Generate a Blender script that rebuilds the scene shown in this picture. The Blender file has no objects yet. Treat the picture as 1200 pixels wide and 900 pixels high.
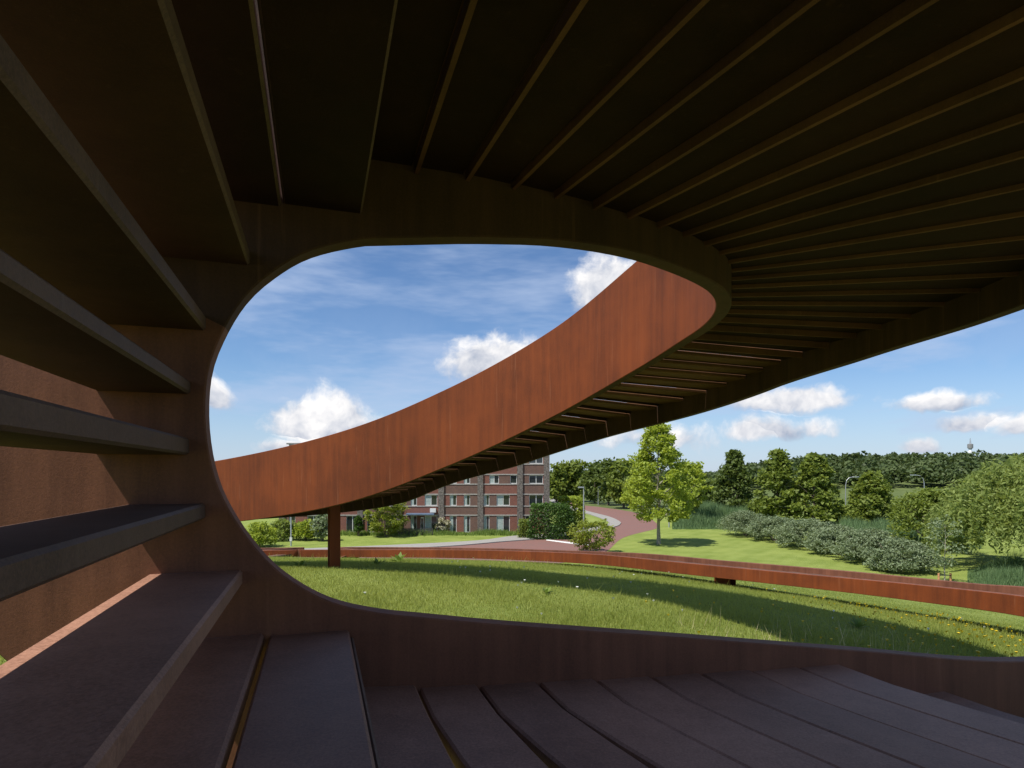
import bpy, bmesh, math, random
import numpy as np
from mathutils import Vector
S = bpy.context.scene
C = S.collection
R = math.radians
rng = np.random.default_rng(7)
random.seed(7)

# ------------------------------------------------------------------ camera
F = 700.0          # focal length in photo pixels (1200 wide)
HOR = 553.0        # row of the horizon in the photo (levelled camera with a shifted lens)
EYE = 8.0          # eye height above the plain; the staircase stands on a mound
cd = bpy.data.cameras.new("camera"); cam = bpy.data.objects.new("camera", cd); C.objects.link(cam)
cam.location = (0, 0, EYE); cam.rotation_euler = (R(90), 0, 0)
cd.sensor_width = 36; cd.lens = 36 * F / 1200; cd.shift_y = (HOR - 450) / 1200
cd.clip_start = 0.05; cd.clip_end = 6000
S.camera = cam
S.view_settings.view_transform = 'Standard'; S.view_settings.look = 'None'
S.view_settings.gamma = 1; S.view_settings.use_curve_mapping = False
S.view_settings.exposure = 0.5

# ------------------------------------------------------------------ sun and sky
SUN = Vector((4.2, 3.0, -8.8)).normalized()
sl = bpy.data.lights.new("sun", 'SUN'); so = bpy.data.objects.new("sun", sl); C.objects.link(so)
sl.energy = 4.3; sl.angle = R(0.53); sl.color = (1, .95, .87)
so.rotation_euler = SUN.to_track_quat('-Z', 'Y').to_euler(); so.location = (-20, -10, 40)
W = bpy.data.worlds.new("World"); S.world = W; W.use_nodes = True
NT = W.node_tree; NT.nodes.clear()
class G:                                     # tiny node-graph helper
    def __init__(s, nt): s.nt = nt
    def n(s, t, **k):
        o = s.nt.nodes.new(t)
        for a, b in k.items(): setattr(o, a, b)
        return o
    def set(s, sock, v):
        if isinstance(v, bpy.types.NodeSocket): s.nt.links.new(v, sock)
        elif v is not None: sock.default_value = v
    def m(s, op, a, b=None, c=None, clamp=False):
        o = s.n('ShaderNodeMath', operation=op, use_clamp=clamp)
        s.set(o.inputs[0], a); s.set(o.inputs[1], b); s.set(o.inputs[2], c)
        return o.outputs[0]
    def vm(s, op, a, b=None, sc=None):
        o = s.n('ShaderNodeVectorMath', operation=op)
        s.set(o.inputs[0], a); s.set(o.inputs[1], b)
        if sc is not None: s.set(o.inputs[3], sc)
        return o.outputs[0]
    def noise(s, vec, scale, detail=4, rough=.55, out=0):
        o = s.n('ShaderNodeTexNoise'); s.set(o.inputs['Vector'], vec)
        s.set(o.inputs['Scale'], scale); s.set(o.inputs['Detail'], detail); s.set(o.inputs['Roughness'], rough)
        return o.outputs[out]
    def ss(s, v, lo, hi, a=0., b=1.):
        o = s.n('ShaderNodeMapRange', interpolation_type='SMOOTHSTEP')
        for i, x in enumerate((v, lo, hi, a, b)): s.set(o.inputs[i], x)
        return o.outputs[0]
    def lin(s, v, lo, hi, a=0., b=1.):
        o = s.n('ShaderNodeMapRange')
        for i, x in enumerate((v, lo, hi, a, b)): s.set(o.inputs[i], x)
        return o.outputs[0]
    def mix(s, f, a, b, blend='MIX'):
        o = s.n('ShaderNodeMix', data_type='RGBA', blend_type=blend)
        s.set(o.inputs[0], f); s.set(o.inputs[6], a); s.set(o.inputs[7], b)
        return o.outputs[2]
g = G(NT)
sky = g.n('ShaderNodeTexSky', sky_type='NISHITA'); sky.sun_disc = False
sky.sun_elevation = math.asin(-SUN.z); sky.sun_rotation = math.atan2(-SUN.x, -SUN.y)
sky.altitude = 0; sky.air_density = 1.0; sky.dust_density = .1; sky.ozone_density = 4.0
D = g.n('ShaderNodeTexCoord').outputs['Generated']
sx = g.n('ShaderNodeSeparateXYZ'); g.set(sx.inputs[0], D)
warp = g.noise(D, 9, 4, .6, out=1)
wv = g.vm('SCALE', g.vm('SUBTRACT', warp, (.5, .5, .5)), None, .055)
DW = g.vm('ADD', D, wv)
sw = g.n('ShaderNodeSeparateXYZ'); g.set(sw.inputs[0], DW)
az = g.m('ARCTAN2', sw.outputs[0], sw.outputs[1]); el = g.m('ARCSINE', sw.outputs[2])
fb = g.noise(DW, 13, 6, .62)
fb2 = g.noise(g.vm('ADD', DW, (-.022, -.006, .026)), 13, 4, .62)
# cumulus: photo pixel of the heart, half width and half height in pixels, strength
CL = [(376, 490, 68, 40, .95), (583, 420, 62, 42, .95), (716, 338, 56, 46, .95), (250, 462, 26, 26, .75),
      (935, 466, 92, 24, .72), (900, 502, 80, 18, .66), (1100, 472, 64, 18, .8), (1140, 496, 50, 17, .8), (1078, 521, 30, 14, .8), (1205, 502, 38, 17, .8),
      (345, 524, 44, 15, .75), (770, 512, 110, 22, .42), (1380, 450, 90, 40, .9)]
for a_, e_, w_, h_ in ((-75, 16, 20, 8), (-125, 22, 20, 9), (165, 14, 24, 8), (105, 20, 20, 9)):
    CL.append(('d', R(a_), R(e_), R(w_) * .5, R(h_) * .6, .95))
tot = None; hf = None
for c in CL:
    if c[0] == 'd': a0, e0, sa, se, k = c[1:]
    else:
        u, v, w_, h_, k = c
        x, z = (u - 600) / F, (HOR - v) / F
        a0 = math.atan(x); e0 = math.atan(z / math.hypot(1, x))
        sa = w_ / F / (1 + x * x); se = h_ / F / math.sqrt(1 + x * x)
    da = g.m('DIVIDE', g.m('SUBTRACT', az, a0), sa)
    dz = g.m('SUBTRACT', el, e0 - se * .15)
    de = g.m('MAXIMUM', g.m('DIVIDE', dz, se), g.m('DIVIDE', dz, -se * .62))
    r = g.m('SQRT', g.m('ADD', g.m('MULTIPLY', da, da), g.m('MULTIPLY', de, de)))
    b = g.m('MULTIPLY', g.m('SUBTRACT', 1.18, r), k)
    hh = g.m('MULTIPLY', g.m('GREATER_THAN', b, .0), g.lin(dz, -se * .6, se * .75, 0, 1))
    tot = b if tot is None else g.m('MAXIMUM', tot, b)
    hf = hh if hf is None else g.m('MAXIMUM', hf, hh)
dens = g.m('ADD', tot, g.m('MULTIPLY', g.m('SUBTRACT', fb, .5), 1.5))
mask = g.m('MULTIPLY', g.ss(dens, .08, .55), g.ss(tot, -.25, .1))
lit = g.m('ADD', g.m('MULTIPLY', g.m('SUBTRACT', fb, fb2), 2.2), g.m('ADD', g.m('MULTIPLY', hf, .75), .18), clamp=True)
ccol = g.mix(lit, (.36, .41, .52, 1), (.93, .91, .90, 1))
# thin high streaks and the milky layer low over the horizon
st = g.n('ShaderNodeMapping'); g.set(st.inputs[0], D); st.inputs['Rotation'].default_value = (.3, .5, .2); st.inputs['Scale'].default_value = (1.0, 2.2, 5.2)
ci = g.noise(st.outputs[0], 2.4, 5, .62)
cim = g.m('MULTIPLY', g.ss(ci, .38, .70), .68)
lowb = g.m('MULTIPLY', g.ss(sx.outputs[2], .34, .02), g.ss(g.noise(D, 5, 5, .6), .38, .66))
cim = g.m('MAXIMUM', cim, g.m('MULTIPLY', lowb, .40)); cim = g.m('MAXIMUM', cim, g.ss(sx.outputs[2], .20, -.04, 0, .72))
bg1 = g.n('ShaderNodeBackground'); g.set(bg1.inputs[0], g.mix(1., sky.outputs[0], (.80, .93, 1.07, 1), 'MULTIPLY')); bg1.inputs[1].default_value = .082
bg2 = g.n('ShaderNodeBackground'); bg2.inputs[0].default_value = (.46, .56, .76, 1); bg2.inputs[1].default_value = .78
bg3 = g.n('ShaderNodeBackground'); g.set(bg3.inputs[0], ccol); bg3.inputs[1].default_value = .82
m1 = g.n('ShaderNodeMixShader'); g.set(m1.inputs[0], cim); g.set(m1.inputs[1], bg1.outputs[0]); g.set(m1.inputs[2], bg2.outputs[0])
m2 = g.n('ShaderNodeMixShader'); g.set(m2.inputs[0], mask); g.set(m2.inputs[1], m1.outputs[0]); g.set(m2.inputs[2], bg3.outputs[0])
wo = g.n('ShaderNodeOutputWorld'); g.set(wo.inputs[0], m2.outputs[0])

# ------------------------------------------------------------------ helpers
def tag(o, label=None, cat=None, group=None, kind=None):
    if label: o['label'] = label
    if cat: o['category'] = cat
    if group: o['group'] = group
    if kind: o['kind'] = kind
    return o
def empty(name, loc, label, cat, group=None):
    o = bpy.data.objects.new(name, None); C.objects.link(o); o.location = loc; o.empty_display_size = .3
    return tag(o, label, cat, group)
def mobj(name, V, Fc, mat, parent=None, smooth=False, ang=None):
    me = bpy.data.meshes.new(name); base = parent_base(parent)
    me.from_pydata([(p[0] - base[0], p[1] - base[1], p[2] - base[2]) for p in V], [], Fc); me.update()
    if smooth:
        me.polygons.foreach_set('use_smooth', [True] * len(me.polygons))
        if ang: me.set_sharp_from_angle(angle=R(ang))
    o = bpy.data.objects.new(name, me); C.objects.link(o); me.materials.append(mat); o.parent = parent
    return o
def parent_base(p):
    b = Vector((0, 0, 0))
    while p is not None: b = b + p.location; p = p.parent
    return b
def npmesh(name, V, nper, mat, parent=None, rnd=None):
    """V: (N, nper, 3) loose polygons, rnd: (N,) per-face random -> attribute 'rnd'"""
    N = len(V); b = parent_base(parent); V = V - np.array([b.x, b.y, b.z])
    me = bpy.data.meshes.new(name)
    me.vertices.add(N * nper); me.vertices.foreach_set('co', V.reshape(-1).astype(np.float32))
    me.loops.add(N * nper); me.loops.foreach_set('vertex_index', np.arange(N * nper, dtype=np.int32))
    me.polygons.add(N); me.polygons.foreach_set('loop_start', np.arange(0, N * nper, nper, dtype=np.int32))
    me.update(calc_edges=True)
    if rnd is not None:
        at = me.attributes.new('rnd', 'FLOAT', 'FACE'); at.data.foreach_set('value', rnd.astype(np.float32))
    me.materials.append(mat)
    o = bpy.data.objects.new(name, me); C.objects.link(o); o.parent = parent
    return o
class MB:                                    # boxes and tubes gathered into one mesh
    def __init__(s): s.V = []; s.F = []
    def add(s, V, Fc):
        k = len(s.V); s.V += [tuple(p) for p in V]; s.F += [tuple(i + k for i in f) for f in Fc]; return s
    def box(s, x0, x1, y0, y1, z0, z1):
        return s.add([(x, y, z) for z in (z0, z1) for y in (y0, y1) for x in (x0, x1)],
                     [(0, 2, 3, 1), (4, 5, 7, 6), (0, 1, 5, 4), (2, 6, 7, 3), (0, 4, 6, 2), (1, 3, 7, 5)])
    def tube(s, P, Rd, n=7):
        P = [Vector(p) for p in P]; V = []; Fc = []
        for i, p in enumerate(P):
            t = (P[min(i + 1, len(P) - 1)] - P[max(i - 1, 0)]).normalized()
            a = t.orthogonal().normalized() if abs(t.z) < .99 else Vector((1, 0, 0)); a = (a - t * a.dot(t)).normalized(); b = t.cross(a)
            for k in range(n):
                q = 2 * math.pi * k / n; V.append(p + (a * math.cos(q) + b * math.sin(q)) * Rd[i])
        for i in range(len(P) - 1):
            for k in range(n):
                j = (k + 1) % n; Fc.append((i * n + k, i * n + j, (i + 1) * n + j, (i + 1) * n + k))
        Fc.append(tuple(range(n))[::-1]); Fc.append(tuple((len(P) - 1) * n + k for k in range(n)))
        return s.add(V, Fc)
    def build(s, name, mat, parent=None, smooth=False, ang=40): return mobj(name, s.V, s.F, mat, parent, smooth, ang)

def newmat(name):
    m = bpy.data.materials.new(name); m.use_nodes = True; nt = m.node_tree; nt.nodes.clear()
    gg = G(nt); out = gg.n('ShaderNodeOutputMaterial'); bs = gg.n('ShaderNodeBsdfPrincipled')
    gg.set(out.inputs[0], bs.outputs[0]); return m, gg, bs, out
def plain(name, col, rough=.6, metal=0., nscale=8, namp=.25, bump=0., spec=.5):
    m, gg, bs, out = newmat(name)
    p = gg.n('ShaderNodeNewGeometry').outputs['Position']
    f = gg.noise(p, nscale, 5, .6)
    d = tuple(c * (1 - namp) for c in col) + (1,); l = tuple(min(1, c * (1 + namp)) for c in col) + (1,)
    gg.set(bs.inputs['Base Color'], gg.mix(gg.ss(f, .3, .7), d, l)); bs.inputs['Roughness'].default_value = rough
    bs.inputs['Metallic'].default_value = metal; bs.inputs['Specular IOR Level'].default_value = spec
    if bump:
        b = gg.n('ShaderNodeBump'); b.inputs['Strength'].default_value = bump; b.inputs['Distance'].default_value = .01
        gg.set(b.inputs['Height'], f); gg.set(bs.inputs['Normal'], b.outputs[0])
    return m
def corten(name, dark, mid, light, rough, streak=.6, spec=.4, grain=.35):
    m, gg, bs, out = newmat(name)
    p = gg.n('ShaderNodeNewGeometry').outputs['Position']
    mp = gg.n('ShaderNodeMapping'); gg.set(mp.inputs[0], p); mp.inputs['Scale'].default_value = (5.5, 5.5, .35)
    s1 = gg.noise(mp.outputs[0], 1.6, 6, .65)
    mp2 = gg.n('ShaderNodeMapping'); gg.set(mp2.inputs[0], p); mp2.inputs['Scale'].default_value = (16, 16, .8)
    s2 = gg.noise(mp2.outputs[0], 1.4, 3, .6)
    big = gg.noise(p, 1.1, 4, .6); fine = gg.noise(p, 90, 4, .7); sp = gg.noise(p, 260, 2, .5)
    v = gg.m('ADD', gg.m('MULTIPLY', big, .55), gg.m('MULTIPLY', s1, streak))
    v = gg.m('ADD', v, gg.m('MULTIPLY', fine, grain))
    mean = .5 * (.55 + streak + grain)
    col = gg.mix(gg.ss(v, mean - .28, mean + .28), dark + (1,), mid + (1,))
    col = gg.mix(gg.m('MULTIPLY', gg.ss(s2, .60, .78), .40), col, light + (1,))
    col = gg.mix(gg.m('MULTIPLY', gg.ss(sp, .64, .75), .35), col, tuple(min(1, c * 1.9) for c in mid) + (1,))
    rv = gg.lin(gg.n('ShaderNodeObjectInfo').outputs['Random'], 0, 1, .86, 1.1)
    cbn = gg.n('ShaderNodeCombineXYZ'); [gg.set(cbn.inputs[q_], rv) for q_ in range(3)]
    col = gg.mix(1., col, cbn.outputs[0], 'MULTIPLY')
    gg.set(bs.inputs['Base Color'], col)
    gg.set(bs.inputs['Roughness'], gg.lin(fine, .2, .8, rough - .08, rough + .12)); bs.inputs['Specular IOR Level'].default_value = spec
    b = gg.n('ShaderNodeBump'); b.inputs['Strength'].default_value = .22; b.inputs['Distance'].default_value = .004
    gg.set(b.inputs['Height'], gg.m('ADD', fine, gg.m('MULTIPLY', sp, .5))); gg.set(bs.inputs['Normal'], b.outputs[0])
    return m
def leafmat(name, dark, light, trans=.35, nscale=.7, spec=.25, rough=.55):
    m, gg, bs, out = newmat(name)
    a = gg.n('ShaderNodeAttribute', attribute_name='rnd').outputs['Fac']
    f = gg.noise(gg.n('ShaderNodeNewGeometry').outputs['Position'], nscale, 3, .6)
    v = gg.m('ADD', gg.m('MULTIPLY', a, .7), gg.m('MULTIPLY', gg.ss(f, .3, .7), .3))
    col = gg.mix(v, dark + (1,), light + (1,))
    gg.set(bs.inputs['Base Color'], col); bs.inputs['Roughness'].default_value = rough; bs.inputs['Specular IOR Level'].default_value = spec
    tr = gg.n('ShaderNodeBsdfTranslucent'); gg.set(tr.inputs[0], gg.mix(.5, col, (light[0] * 1.3, light[1] * 1.25, light[2] * .6, 1)))
    mx = gg.n('ShaderNodeMixShader'); mx.inputs[0].default_value = trans
    gg.set(mx.inputs[1], bs.outputs[0]); gg.set(mx.inputs[2], tr.outputs[0]); gg.set(out.inputs[0], mx.outputs[0])
    return m

M = {}
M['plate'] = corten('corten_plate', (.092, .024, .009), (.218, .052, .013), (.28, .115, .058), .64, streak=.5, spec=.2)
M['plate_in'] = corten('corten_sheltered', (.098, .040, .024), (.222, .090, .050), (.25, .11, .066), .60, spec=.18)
M['plate_shade'] = corten('corten_overhead_shade', (.034, .018, .011), (.085, .042, .024), (.15, .075, .042), .66, spec=.18)  # darker copy of plate_in: shade of the ceiling put into the colour
M['fin'] = corten('corten_fin', (.080, .038, .018), (.185, .085, .040), (.22, .11, .055), .7, streak=.3, spec=.2)
M['under'] = corten('corten_underside_shade', (.016, .008, .004), (.040, .019, .009), (.06, .03, .015), .8, streak=.3, spec=.12)  # near black: overhead shade painted into the tread undersides
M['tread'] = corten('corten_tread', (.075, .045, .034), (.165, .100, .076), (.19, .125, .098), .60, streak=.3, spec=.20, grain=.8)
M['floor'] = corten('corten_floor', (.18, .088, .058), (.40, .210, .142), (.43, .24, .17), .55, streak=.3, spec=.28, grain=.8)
M['bark'] = plain('bark', (.14, .11, .085), .9, nscale=14, namp=.5, bump=.6)
M['palebark'] = plain('pale_bark', (.30, .27, .21), .9, nscale=10, namp=.4, bump=.5)
M['lampgrey'] = plain('galvanised_steel', (.52, .54, .56), .42, .6, nscale=20, namp=.1)
M['plane_leaf'] = leafmat('plane_leaf', (.17, .235, .026), (.41, .48, .070), 0.45)
M['tree_leaf'] = leafmat('tree_leaf', (.11, .155, .028), (.25, .31, .062), 0.42)
M['dark_leaf'] = leafmat('dark_leaf', (.068, .105, .025), (.155, .205, .048), 0.38)
M['wood_leaf'] = leafmat('wood_leaf', (.044, .074, .026), (.112, .150, .050), 0.3, nscale=.05)
M['silver_leaf'] = leafmat('silver_leaf', (.13, .175, .085), (.28, .34, .20), 0.32)
M['willow_leaf'] = leafmat('willow_leaf', (.14, .20, .045), (.34, .40, .12), 0.42)
M['yellow_leaf'] = leafmat('yellow_leaf', (0.098, 0.150, 0.021), (0.300, 0.330, 0.042), .35)
M['bloom_leaf'] = leafmat('bloom_leaf', (0.150, 0.180, 0.075), (0.720, 0.660, 0.540), .25, nscale=3)
M['hedge_leaf'] = leafmat('hedge_leaf', (.032, .075, .014), (.10, .18, .035), 0.3)
M['reed'] = leafmat('reed_leaf', (.10, .165, .07), (.20, .30, .13), 0.35)
M['grass'] = leafmat('meadow_blade', (.20, .25, .045), (.40, .43, .12), 0.5, nscale=.45)
M['straw'] = leafmat('straw_stem', (0.375, 0.315, 0.165), (0.690, 0.600, 0.360), .3)
M['yellowflower'] = plain('yellow_petal', (.80, .56, .02), .6)
M['whiteflower'] = plain('white_petal', (.80, .80, .74), .6)
M['weed'] = leafmat('weed_leaf', (.13, .20, .04), (.24, .33, .08), .3)

# ------------------------------------------------------------------ terrain
CP = np.array([(-2.7, 11.2, -1.84), (7.8, 9.5, -2.56), (4.5, 15.3, -2.80), (2.3, 18, -2.9), (-1.2, 21.5, -3.22), (-5, 23.5, -3.5), (-9.9, 24, -3.62), (-16, 22.5, -3.5),
    (0, 0, -1.95), (2, 4, -2.0), (-3, 3, -1.95), (4, 6, -2.15), (6, 4, -2.4), (0.5, 7.5, -1.93), (4, 9.5, -2.2), (0.5, 13, -2.2), (-6.5, 8, -1.9), (-6, 15, -2.3), (-11, 14, -2.2), (8.6, 12, -2.95),
    (11, 16, -3.75), (15, 22, -4.95), (22, 32, -6.7), (30, 43, -8.2), (7, 30, -4.9), (9, 42, -7.6), (0, 33, -5.4), (0, 45, -8.2), (-8, 33, -5.6), (-12, 45, -8.2),
    (12, 5, -3.1), (25, 5, -5.4), (42, 8, -8.3), (0, -12, -3.0), (0, -30, -7.6), (0, -42, -8.4), (-20, 10, -3.4), (-34, 10, -7.2), (-44, 12, -8.4), (30, -20, -8.2), (-30, -20, -8.2), (-30, 36, -8.2), (12, 48, -8.3)])
def tps_k(r2): return np.where(r2 > 1e-9, r2 * np.log(np.maximum(r2, 1e-9)), 0)
_n = len(CP); _A = np.zeros((_n + 3, _n + 3))
_A[:_n, :_n] = tps_k(((CP[:, None, :2] - CP[None, :, :2]) ** 2).sum(-1)) + np.eye(_n) * 2.
_A[:_n, _n] = 1; _A[:_n, _n + 1:] = CP[:, :2]; _A[_n:, :_n] = _A[:_n, _n:].T
_w = np.linalg.solve(_A, np.concatenate([CP[:, 2], [0, 0, 0]]))
def sst(x): x = np.clip(x, 0, 1); return x * x * (3 - 2 * x)
def gz(X, Y):
    X = np.asarray(X, float); Y = np.asarray(Y, float); sh = np.broadcast(X, Y).shape
    x = np.broadcast_to(X, sh).ravel(); y = np.broadcast_to(Y, sh).ravel(); z = np.zeros(x.shape)
    near = (np.hypot(x - 1, y - 6) < 62)
    if near.any():
        xn, yn = x[near], y[near]; t = np.full(xn.shape, _w[_n]) + _w[_n + 1] * xn + _w[_n + 2] * yn
        for i in range(_n): t = t + _w[i] * tps_k((xn - CP[i, 0]) ** 2 + (yn - CP[i, 1]) ** 2)
        t = t + EYE; t = np.where(t > .3, t, .3 * np.exp(np.minimum((t - .3) / .3, 0)))
        z[near] = t * (1 - sst((np.hypot((xn - 1), (yn - 6)) - 40) / 12))
        z[near] = np.where(z[near] < .02, 0, z[near])
    q = x / np.maximum(y, 1)
    z = z + 9.5 * sst((y - 200) / 150) * sst((q - .27) / .30) * (1 - .0 * y)
    return z.reshape(sh)
def gzz(x, y): return float(gz(x, y))
def gp(u, v):                      # point of the plain seen at a photo pixel
    Y = EYE * F / (v - HOR); return ((u - 600) / F * Y, Y)

xs = np.unique(np.concatenate([np.linspace(-1500, -100, 15), np.linspace(-100, -30, 24), np.linspace(-30, 30, 151), np.linspace(30, 110, 28), np.linspace(110, 700, 50), np.linspace(700, 2500, 10)]))
ys = np.unique(np.concatenate([np.linspace(-600, -60, 8), np.linspace(-60, -8, 18), np.linspace(-8, 40, 121), np.linspace(40, 120, 41), np.linspace(120, 480, 46), np.linspace(480, 4000, 14)]))
XX, YY = np.meshgrid(xs, ys); ZZ = gz(XX, YY)
nx, ny = len(xs), len(ys); idx = np.arange(nx * ny).reshape(ny, nx)
gf = np.stack([idx[:-1, :-1], idx[:-1, 1:], idx[1:, 1:], idx[1:, :-1]], -1).reshape(-1, 4)
m, gg, bs, out = newmat('grass_ground')
p = gg.n('ShaderNodeNewGeometry').outputs['Position']
n1 = gg.noise(p, .35, 5, .6); n2 = gg.noise(p, 9, 4, .7); n3 = gg.noise(p, 60, 3, .7)
base = gg.mix(gg.ss(n1, .3, .7), (.150, .205, .034, 1), (.235, .285, .064, 1))
base = gg.mix(gg.m('MULTIPLY', gg.ss(n2, .45, .7), .45), base, (.28, .29, .09, 1))
base = gg.mix(gg.m('MULTIPLY', gg.ss(n3, .5, .75), .35), base, (.09, .14, .024, 1))
wv_ = gg.n('ShaderNodeTexWave'); mpp = gg.n('ShaderNodeMapping'); gg.set(mpp.inputs[0], p); mpp.inputs['Rotation'].default_value = (0, 0, R(38)); gg.set(wv_.inputs[0], mpp.outputs[0])
wv_.inputs['Scale'].default_value = .22; wv_.inputs['Distortion'].default_value = 1.5; wv_.inputs['Detail'].default_value = 2
base = gg.mix(gg.m('MULTIPLY', wv_.outputs['Fac'], .16), base, (.29, .34, .10, 1))
spy = gg.n('ShaderNodeSeparateXYZ'); gg.set(spy.inputs[0], p)
base = gg.mix(gg.ss(spy.outputs[1], 98, 135), base, gg.mix(gg.ss(n1, .3, .7), (.075, .105, .030, 1), (.13, .16, .055, 1)))
gg.set(bs.inputs['Base Color'], base); bs.inputs['Roughness'].default_value = .9; bs.inputs['Specular IOR Level'].default_value = .15
b = gg.n('ShaderNodeBump'); b.inputs['Strength'].default_value = .8; b.inputs['Distance'].default_value = .04
gg.set(b.inputs['Height'], gg.m('ADD', n3, n2)); gg.set(bs.inputs['Normal'], b.outputs[0])
M['ground'] = m
gr = mobj('ground', np.stack([XX, YY, ZZ], -1).reshape(-1, 3), gf.tolist(), M['ground'], None, True)
tag(gr, 'grassy mound and mown lawn falling to the flat park', 'ground', kind='structure')

# ------------------------------------------------------------------ roads
def brick_road(name, c1, c2, c3, sc):
    m, gg, bs, out = newmat(name); p = gg.n('ShaderNodeNewGeometry').outputs['Position']
    bt = gg.n('ShaderNodeTexBrick'); gg.set(bt.inputs['Vector'], p); bt.inputs['Scale'].default_value = sc
    bt.inputs['Color1'].default_value = c1; bt.inputs['Color2'].default_value = c2; bt.inputs['Mortar'].default_value = c3; bt.inputs['Mortar Size'].default_value = .02
    col = gg.mix(gg.m('MULTIPLY', gg.ss(gg.noise(p, .5, 5, .65), .35, .7), .35), bt.outputs['Color'], c3)
    gg.set(bs.inputs['Base Color'], col); bs.inputs['Roughness'].default_value = .85
    return m
M['road'] = brick_road('red_brick_paving', (.235, .105, .082, 1), (.185, .085, .07, 1), (.15, .10, .085, 1), 4)
M['pave'] = brick_road('grey_paving', (.33, .31, .28, 1), (.27, .26, .24, 1), (.22, .21, .19, 1), 3)
M['kerb'] = plain('kerb_concrete', (.36, .35, .33), .85)
M['paint'] = plain('road_paint', (.72, .72, .70), .7, nscale=3, namp=.15)
def smooth2(P, n=6):
    P = [np.array(p, float) for p in P]; P = [2 * P[0] - P[1]] + P + [2 * P[-1] - P[-2]]; o = []
    for i in range(1, len(P) - 2):
        for k in range(n):
            t = k / n; a, b, c, d = P[i - 1:i + 3]
            o.append(.5 * (2 * b + (c - a) * t + (2 * a - 5 * b + 4 * c - d) * t * t + (3 * b - a - 3 * c + d) * t ** 3))
    o.append(P[-2]); return o
def strip(name, A, B, z, mat, thick=0.):
    n = min(len(A), len(B)); V = []; Fc = []
    for i in range(n): V += [(A[i][0], A[i][1], z), (B[i][0], B[i][1], z)]
    for i in range(n - 1): Fc.append((2 * i, 2 * i + 1, 2 * i + 3, 2 * i + 2))
    if thick:
        k = len(V); V += [(x, y, z - thick) for x, y, z in V]
        for i in range(n - 1):
            Fc += [(2 * i, 2 * i + 2, k + 2 * i + 2, k + 2 * i), (2 * i + 1, k + 2 * i + 1, k + 2 * i + 3, 2 * i + 3)]
        Fc += [(0, k, k + 1, 1), (2 * n - 2, 2 * n - 1, k + 2 * n - 1, k + 2 * n - 2)]
    return mobj(name, V, Fc, mat)
Lp = [(640, 580), (655, 588), (670, 594), (691, 600), (714, 606), (726, 611.5), (727, 614.5), (720, 618), (684, 626), (638.5, 631.5), (588, 635.5), (531, 640.4), (440, 645), (320, 650), (200, 654)]
Rp = [(648, 578), (662, 586), (680, 591.5), (705, 594.5), (741, 600), (758, 606), (769, 613), (770, 619), (731, 630), (704, 650), (640, 662), (545, 668), (440, 668), (320, 668), (200, 668)]
L3 = smooth2([gp(*p) for p in Lp]); R3 = smooth2([gp(*p) for p in Rp])
tag(strip('road', L3, R3, .012, M['road']), 'red brick road bending away past the house', 'road', kind='structure')
Up = [(636, 582), (650, 590), (666, 596.5), (688, 602.2), (706, 608.5), (713, 612), (712, 614.5), (704, 617), (674, 623.2), (640, 626.5), (600, 629), (556, 634.5), (440, 640.5), (320, 645), (200, 649)]
U3 = smooth2([gp(*p) for p in Up])
tag(strip('pavement', L3, U3, .11, M['pave'], .2), 'pale grey pavement along the road in front of the house', 'pavement', kind='structure')
a1, a2 = gp(640, 632.2), gp(690, 638.2); b1, b2 = gp(640, 633.4), gp(690, 640)
tag(strip('road_marking', [a1, a2], [b1, b2], .017, M['paint']), 'white line painted across the brick side road', 'road marking', kind='structure')

# ------------------------------------------------------------------ the corten staircase
WID = 2.3; TH = .12; TH0 = R(18); h0 = np.array([math.cos(TH0), math.sin(TH0)]); d0 = np.array([math.sin(TH0), -math.cos(TH0)]); CC = 3.0
def onplane(u, v):                 # plate plane of the loop -> (q, z)
    x = (u - 600) / F; t = CC / (-math.sin(TH0) * x + math.cos(TH0)); return np.array([h0[0] * x * t + h0[1] * t, (HOR - v) / F * t])
def plp(q, z): return np.array([h0[0] * q - d0[0] * CC, h0[1] * q - d0[1] * CC, z + EYE])
stair = empty('ribbon_staircase', (0, 3, gzz(0, 3)), 'rust brown weathering steel staircase ribbon curling into an open loop', 'staircase')
def cr(P, k, step):                # Catmull-Rom resampling of rows
    P = [np.array(p, float) for p in P]; Q = [2 * P[0] - P[1]] + P + [2 * P[-1] - P[-2]]; o = []
    for i in range(1, len(Q) - 2):
        a, b, c, d = Q[i - 1:i + 3]; n = max(2, int(np.linalg.norm((c - b)[:k]) / step))
        for j in range(n):
            t = j / n; o.append(.5 * (2 * b + (c - a) * t + (2 * a - 5 * b + 4 * c - d) * t * t + (3 * b - a - 3 * c + d) * t ** 3))
    o.append(Q[-2]); return np.array(o)
# section A: low ribbon on the meadow, round to the floor of the loop.  columns X, Y, z of the lip, height, bank
Ai = [(-17, 22.3, -3.1, .3, -.2), (-9.9, 24, -3.14, .3, -.2), (-5, 23.5, -3.05, .3, -.2), (-1.2, 21.5, -2.81, .3, -.2), (2.3, 18, -2.46, .3, -.2), (4.4, 15.5, -2.34, .29, -.2), (6.6, 12.8, -2.21, .29, -.19),
      (7.4, 10.8, -2.035, .3, -.17), (7.9, 9.2, -1.905, .31, -.15), (8.0, 7.6, -1.79, .36, -.1), (7.2, 6.25, -1.68, .5, -.06), (5.8, 5.3, -1.55, .75, -.03)]
fl = [(1200, 775), (1000, 762), (800, 747), (600, 733), (500, 724)]
for u, v in fl:
    q, z = onplane(u, v); pt = plp(q, z); Ai.append((pt[0], pt[1], z, .95, 0))
A = cr(Ai, 2, .12)
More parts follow.
